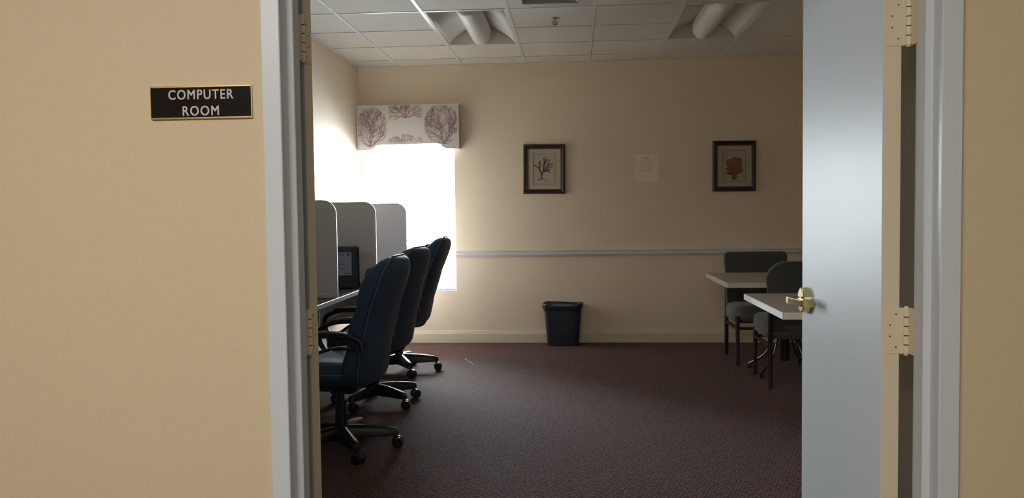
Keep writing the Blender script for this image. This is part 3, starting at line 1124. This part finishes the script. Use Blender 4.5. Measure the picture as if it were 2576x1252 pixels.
        for s in (-1, 1):
            b = B()
            c1 = hood + n_ * (s * .007)
            c2 = hood + n_ * (s * .028)
            zz = Vector((0, 0, .030))
            cyl(b, c1 + zz, c2 - n_ * s * .003 + zz, .030, n=22)
            cyl(b, c2 - n_ * s * .003 + zz, c2 + zz, .030, .024, n=22)
            obj('wheel', b, CASTM, cs)
    return t


def rotate_base(t, ang):
    """turn the star base (hub, legs, casters) under the column, the seat staying put"""
    for ch in t.children:
        if ch.name.split('.')[0] in ('base_leg', 'caster'):
            ch.rotation_euler = (0, 0, ang)


ch0 = office_chair()
chairs = [((-1.255, 4.37, 0), PI - .05, math.radians(12), 'nearest black high-backed office chair, beside the doorway'),
          ((-1.335, 5.46, 0), PI - .16, math.radians(36), 'middle black high-backed office chair of the three at the carrels'),
          ((-1.405, 6.58, 0), PI + .04, math.radians(10), 'black high-backed office chair standing right before the bright window')]
for i, (loc, rz, base, lab) in enumerate(chairs):
    t = ch0 if i == 0 else copy_tree(ch0)
    t.location = loc
    t.rotation_euler = (0, 0, rz)
    t['label'] = lab
    rotate_base(t, base - rz)
    if i == 2:                       # the far chair is taller and tipped further back
        t.scale = (1.04, 1.04, 1.04)
        for c in t.children:
            if c.name.split('.')[0] == 'backrest':
                piv = Vector((-.19, 0, .42))
                c.matrix_basis = Matrix.Translation(piv) @ Matrix.Rotation(math.radians(-3.5), 4, 'Y') @ Matrix.Translation(-piv)

# ------------------------------------------------------------------ study tables
def study_table(x0, x1, y0, y1, label, po):
    t = thing('study_table', label, 'table', ((x0 + x1) / 2, (y0 + y1) / 2, 0), group='study tables by the open door')
    a, c = (x1 - x0) / 2, (y1 - y0) / 2
    b = B(); box(b, -a + .003, a - .003, -c + .003, c - .003, .708, .741); obj('tabletop', b, LAMIN, t)
    b = B()
    for s in (-1, 1):
        box(b, s * a - .003, s * a + .003, -c, c, .706, .742, .001)
        box(b, -a, a, s * c - .003, s * c + .003, .706, .742, .001)
    obj('edge_band', b, LAMED, t)
    b = B(); box(b, po - .22, po + .22, -.03, .03, .680, .708, .004); box(b, po - .03, po + .03, -.22, .22, .680, .708, .004); obj('mount_plate', b, BLKPL, t)
    b = B(); cyl(b, (po, 0, .10), (po, 0, .69), .038, n=20); obj('pedestal', b, BLKPL, t)
    for k in range(4):
        an = PI / 4 + k * PI / 2
        d = Vector((math.cos(an), math.sin(an), 0))
        q0 = Vector((po, 0, 0))
        b = B(); sweep(b, spline([q0 + d * .03 + Vector((0, 0, .30)), q0 + d * .10 + Vector((0, 0, .26)), q0 + d * .17 + Vector((0, 0, .13)), q0 + d * .32 + Vector((0, 0, .03))], 6), .009, .009, 10, (0, 0, 1))
        obj('foot', b, DKCHROME, t)
        b = B(); p = q0 + d * .31; cyl(b, (p.x, p.y, 0), (p.x, p.y, .028), .018, n=12); obj('glide', b, BLKPL, t)
    return t


study_table(1.098, 2.62, 6.05, 7.03, 'farther beige laminate study table, between two dark chairs', -.24)
study_table(1.060, 2.58, 4.31, 5.28, 'nearer beige laminate study table, partly behind the open door', 0)

# ------------------------------------------------------------------ guest chairs
def guest_chair(rad):
    t = thing('guest_chair', '', 'chair', group='cloth guest chairs at the study tables')
    # local: sitter faces +y, back at -y ; seat 0.5 wide
    b = B()
    rings = []
    for z, k in ((.345, .84), (.348, .90), (.357, .955), (.372, .985), (.39, 1.0), (.44, 1.0), (.466, .97), (.480, .88), (.485, .6)):
        rings.append(sring(0, .02, z, .278 * k, .262 * k, 32, 4.2, lambda x, y, z_: Vector((x, y, z_ + .008 * (y / .25) - (.03 * max(0, (y - .18) / .1) ** 2 if z_ > .4 else 0)))))
    loft(b, rings); obj('seat', b, CLOTHS, t)
    # backrest: rounded upper corners, slight lean and curve
    outline = []
    hw_ = .268
    for k in range(9):
        a = PI / 2 * k / 8
        outline.append((hw_ - rad + rad * math.sin(a + 0) , .900 - rad + rad * math.cos(a)))
    outline = outline[::1]
    outline = [(x, z) for x, z in outline]
    low = .39
    rb = .03
    outline += [(hw_ * .97, .70), (hw_ * .93, low + rb), (hw_ * .93 - rb, low)]
    full = outline + [(-x, z) for x, z in outline[::-1]]
    def bend(x, y, z):
        v = (z - .47) / .43
        return Vector((x, -.245 - .05 * v + y + .05 * (x / .27) ** 2, z))
    b = B()
    cz = .69
    lay = []
    for y, k in ((.022, .94), (.030, .985), (.026, 1.0)):
        pass
    for y, k in ((.030, .93), (.025, .98), (.012, 1.0), (-.018, 1.0), (-.028, .985), (-.032, .94)):
        lay.append([bend(x * (1 - (1 - k)), y, cz + (z - cz) * (1 - (1 - k) * 1.0)) for x, z in full])
    R2 = [[b.verts.new(p) for p in r] for r in lay]
    n = len(full)
    for a_, b_ in zip(R2, R2[1:]):
        for j in range(n):
            b.faces.new((a_[j], a_[(j + 1) % n], b_[(j + 1) % n], b_[j])).smooth = True
    # caps as strips between mirrored points so the panel keeps its curve
    for R_, fl in ((R2[0], 1), (R2[-1], -1)):
        m_ = n // 2
        for j in range(m_ - 1):
            f = (R_[j], R_[j + 1], R_[n - 2 - j], R_[n - 1 - j])
            b.faces.new(f if fl > 0 else f[::-1]).smooth = True
    obj('backrest', b, CLOTH, t)
    # wooden frame: rear posts run up behind the back, front legs to the seat rail
    for s in (-1, 1):
        b = B(); sweep(b, spline([(s * .243, -.262, 0), (s * .245, -.245, .22), (s * .245, -.255, .44), (s * .240, -.285, .66)], 4), .016, .019, 10, (1, 0, 0), lambda u: .8 + .4 * math.sin(PI * min(1, u * 1.3 + .1)) * .6, 4)
        obj('leg', b, WOODD, t)
        b = B(); sweep(b, spline([(s * .243, .245, 0), (s * .243, .238, .22), (s * .243, .232, .40)], 4), .016, .018, 10, (1, 0, 0), lambda u: .8 + .25 * u, 4)
        obj('leg', b, WOODD, t)
        b = B(); box(b, s * .243 - .010, s * .243 + .010, -.24, .235, .285, .310, .003); obj('side_stretcher', b, WOODD, t)
        b = B(); box(b, s * .243 - .011, s * .243 + .011, -.25, .24, .345, .385, .003); obj('seat_rail', b, WOODD, t)
    b = B(); box(b, -.235, .235, .222, .242, .345, .385, .003); obj('front_rail', b, WOODD, t)
    b = B(); box(b, -.235, .235, .225, .240, .290, .312, .003); obj('front_stretcher', b, WOODD, t)
    return t


t = guest_chair(.045)
t.location = (1.565, 7.085, 0); t.rotation_euler = (0, 0, PI)
t['label'] = 'dark cloth chair behind the farther table, back against the chair rail'
t = guest_chair(.13)
t.location = (1.625, 6.235, 0); t.rotation_euler = (0, 0, .0)
t['label'] = 'dark cloth chair with round-cornered back between the two tables'

# ------------------------------------------------------------------ waste bin with liner
wb = thing('waste_bin', 'black rectangular waste bin with a black liner folded over the rim', 'bin', (-.105, 7.905, 0))
b = B()
R1 = []
for z, k in ((0, 0), (.004, .05), (.20, .55), (.375, 1)):
    R1.append(sring(0, 0, z, .147 + .030 * k, .088 + .022 * k, 40, 6))
loft(b, R1, cap=False)
b.faces.new([b.verts.new(p) for p in R1[0]])
obj('bin_body', b, BINM, wb)
b = B()
rr = random.Random(9)
prof = [(.10, -.004), (.30, -.004), (.370, -.002), (.392, .002), (.400, .007), (.398, .013), (.388, .016), (.37, .015), (.352, .012), (.340, .011)]
wob = [rr.uniform(-1, 1) for _ in range(56)]
Rg = []
for i, (z, off) in enumerate(prof):
    ring = sring(0, 0, z, .147 + .030 * (z / .375) + off, .088 + .022 * (z / .375) + off, 56, 5)
    for j, p in enumerate(ring):
        s = math.sin(j * .9) * .5 + wob[j] * .5
        if i >= 3:
            p.z += .005 * math.sin(j * .37 + 1) + (.006 * s if i > 7 else .0015 * s)
            d = Vector((p.x, p.y, 0)).normalized()
            p += d * .0022 * s
        if i == len(prof) - 1:
            p.z += .010 * math.sin(j * .5)
    Rg.append(ring)
loft(b, Rg, cap=False)
o = obj('bin_liner', b, LINER, wb)
sol = o.modifiers.new('s', 'SOLIDIFY'); sol.thickness = .0008

# ------------------------------------------------------------------ tiny white flecks in a line on the carpet
rr = random.Random(2)
b = B()
for k in range(7):
    u = k / 6
    x = -.948 + .10 * u + rr.uniform(-.006, .006)
    y = 7.13 - .235 * u + rr.uniform(-.01, .01)
    r = rr.uniform(.006, .010)
    n = 5
    pts = [(x + r * 1.3 * math.cos(q * 2 * PI / n + k) * rr.uniform(.5, 1), y + r * 1.5 * math.sin(q * 2 * PI / n + k) * rr.uniform(.5, 1)) for q in range(n)]
    prism(b, pts, 'z', .0005, .003)
tag(obj('white_flecks', b, mat('fleck_white', (.85, .8, .78), .6)), 'tiny white crumbs in a short line on the carpet', 'flecks', kind='stuff')
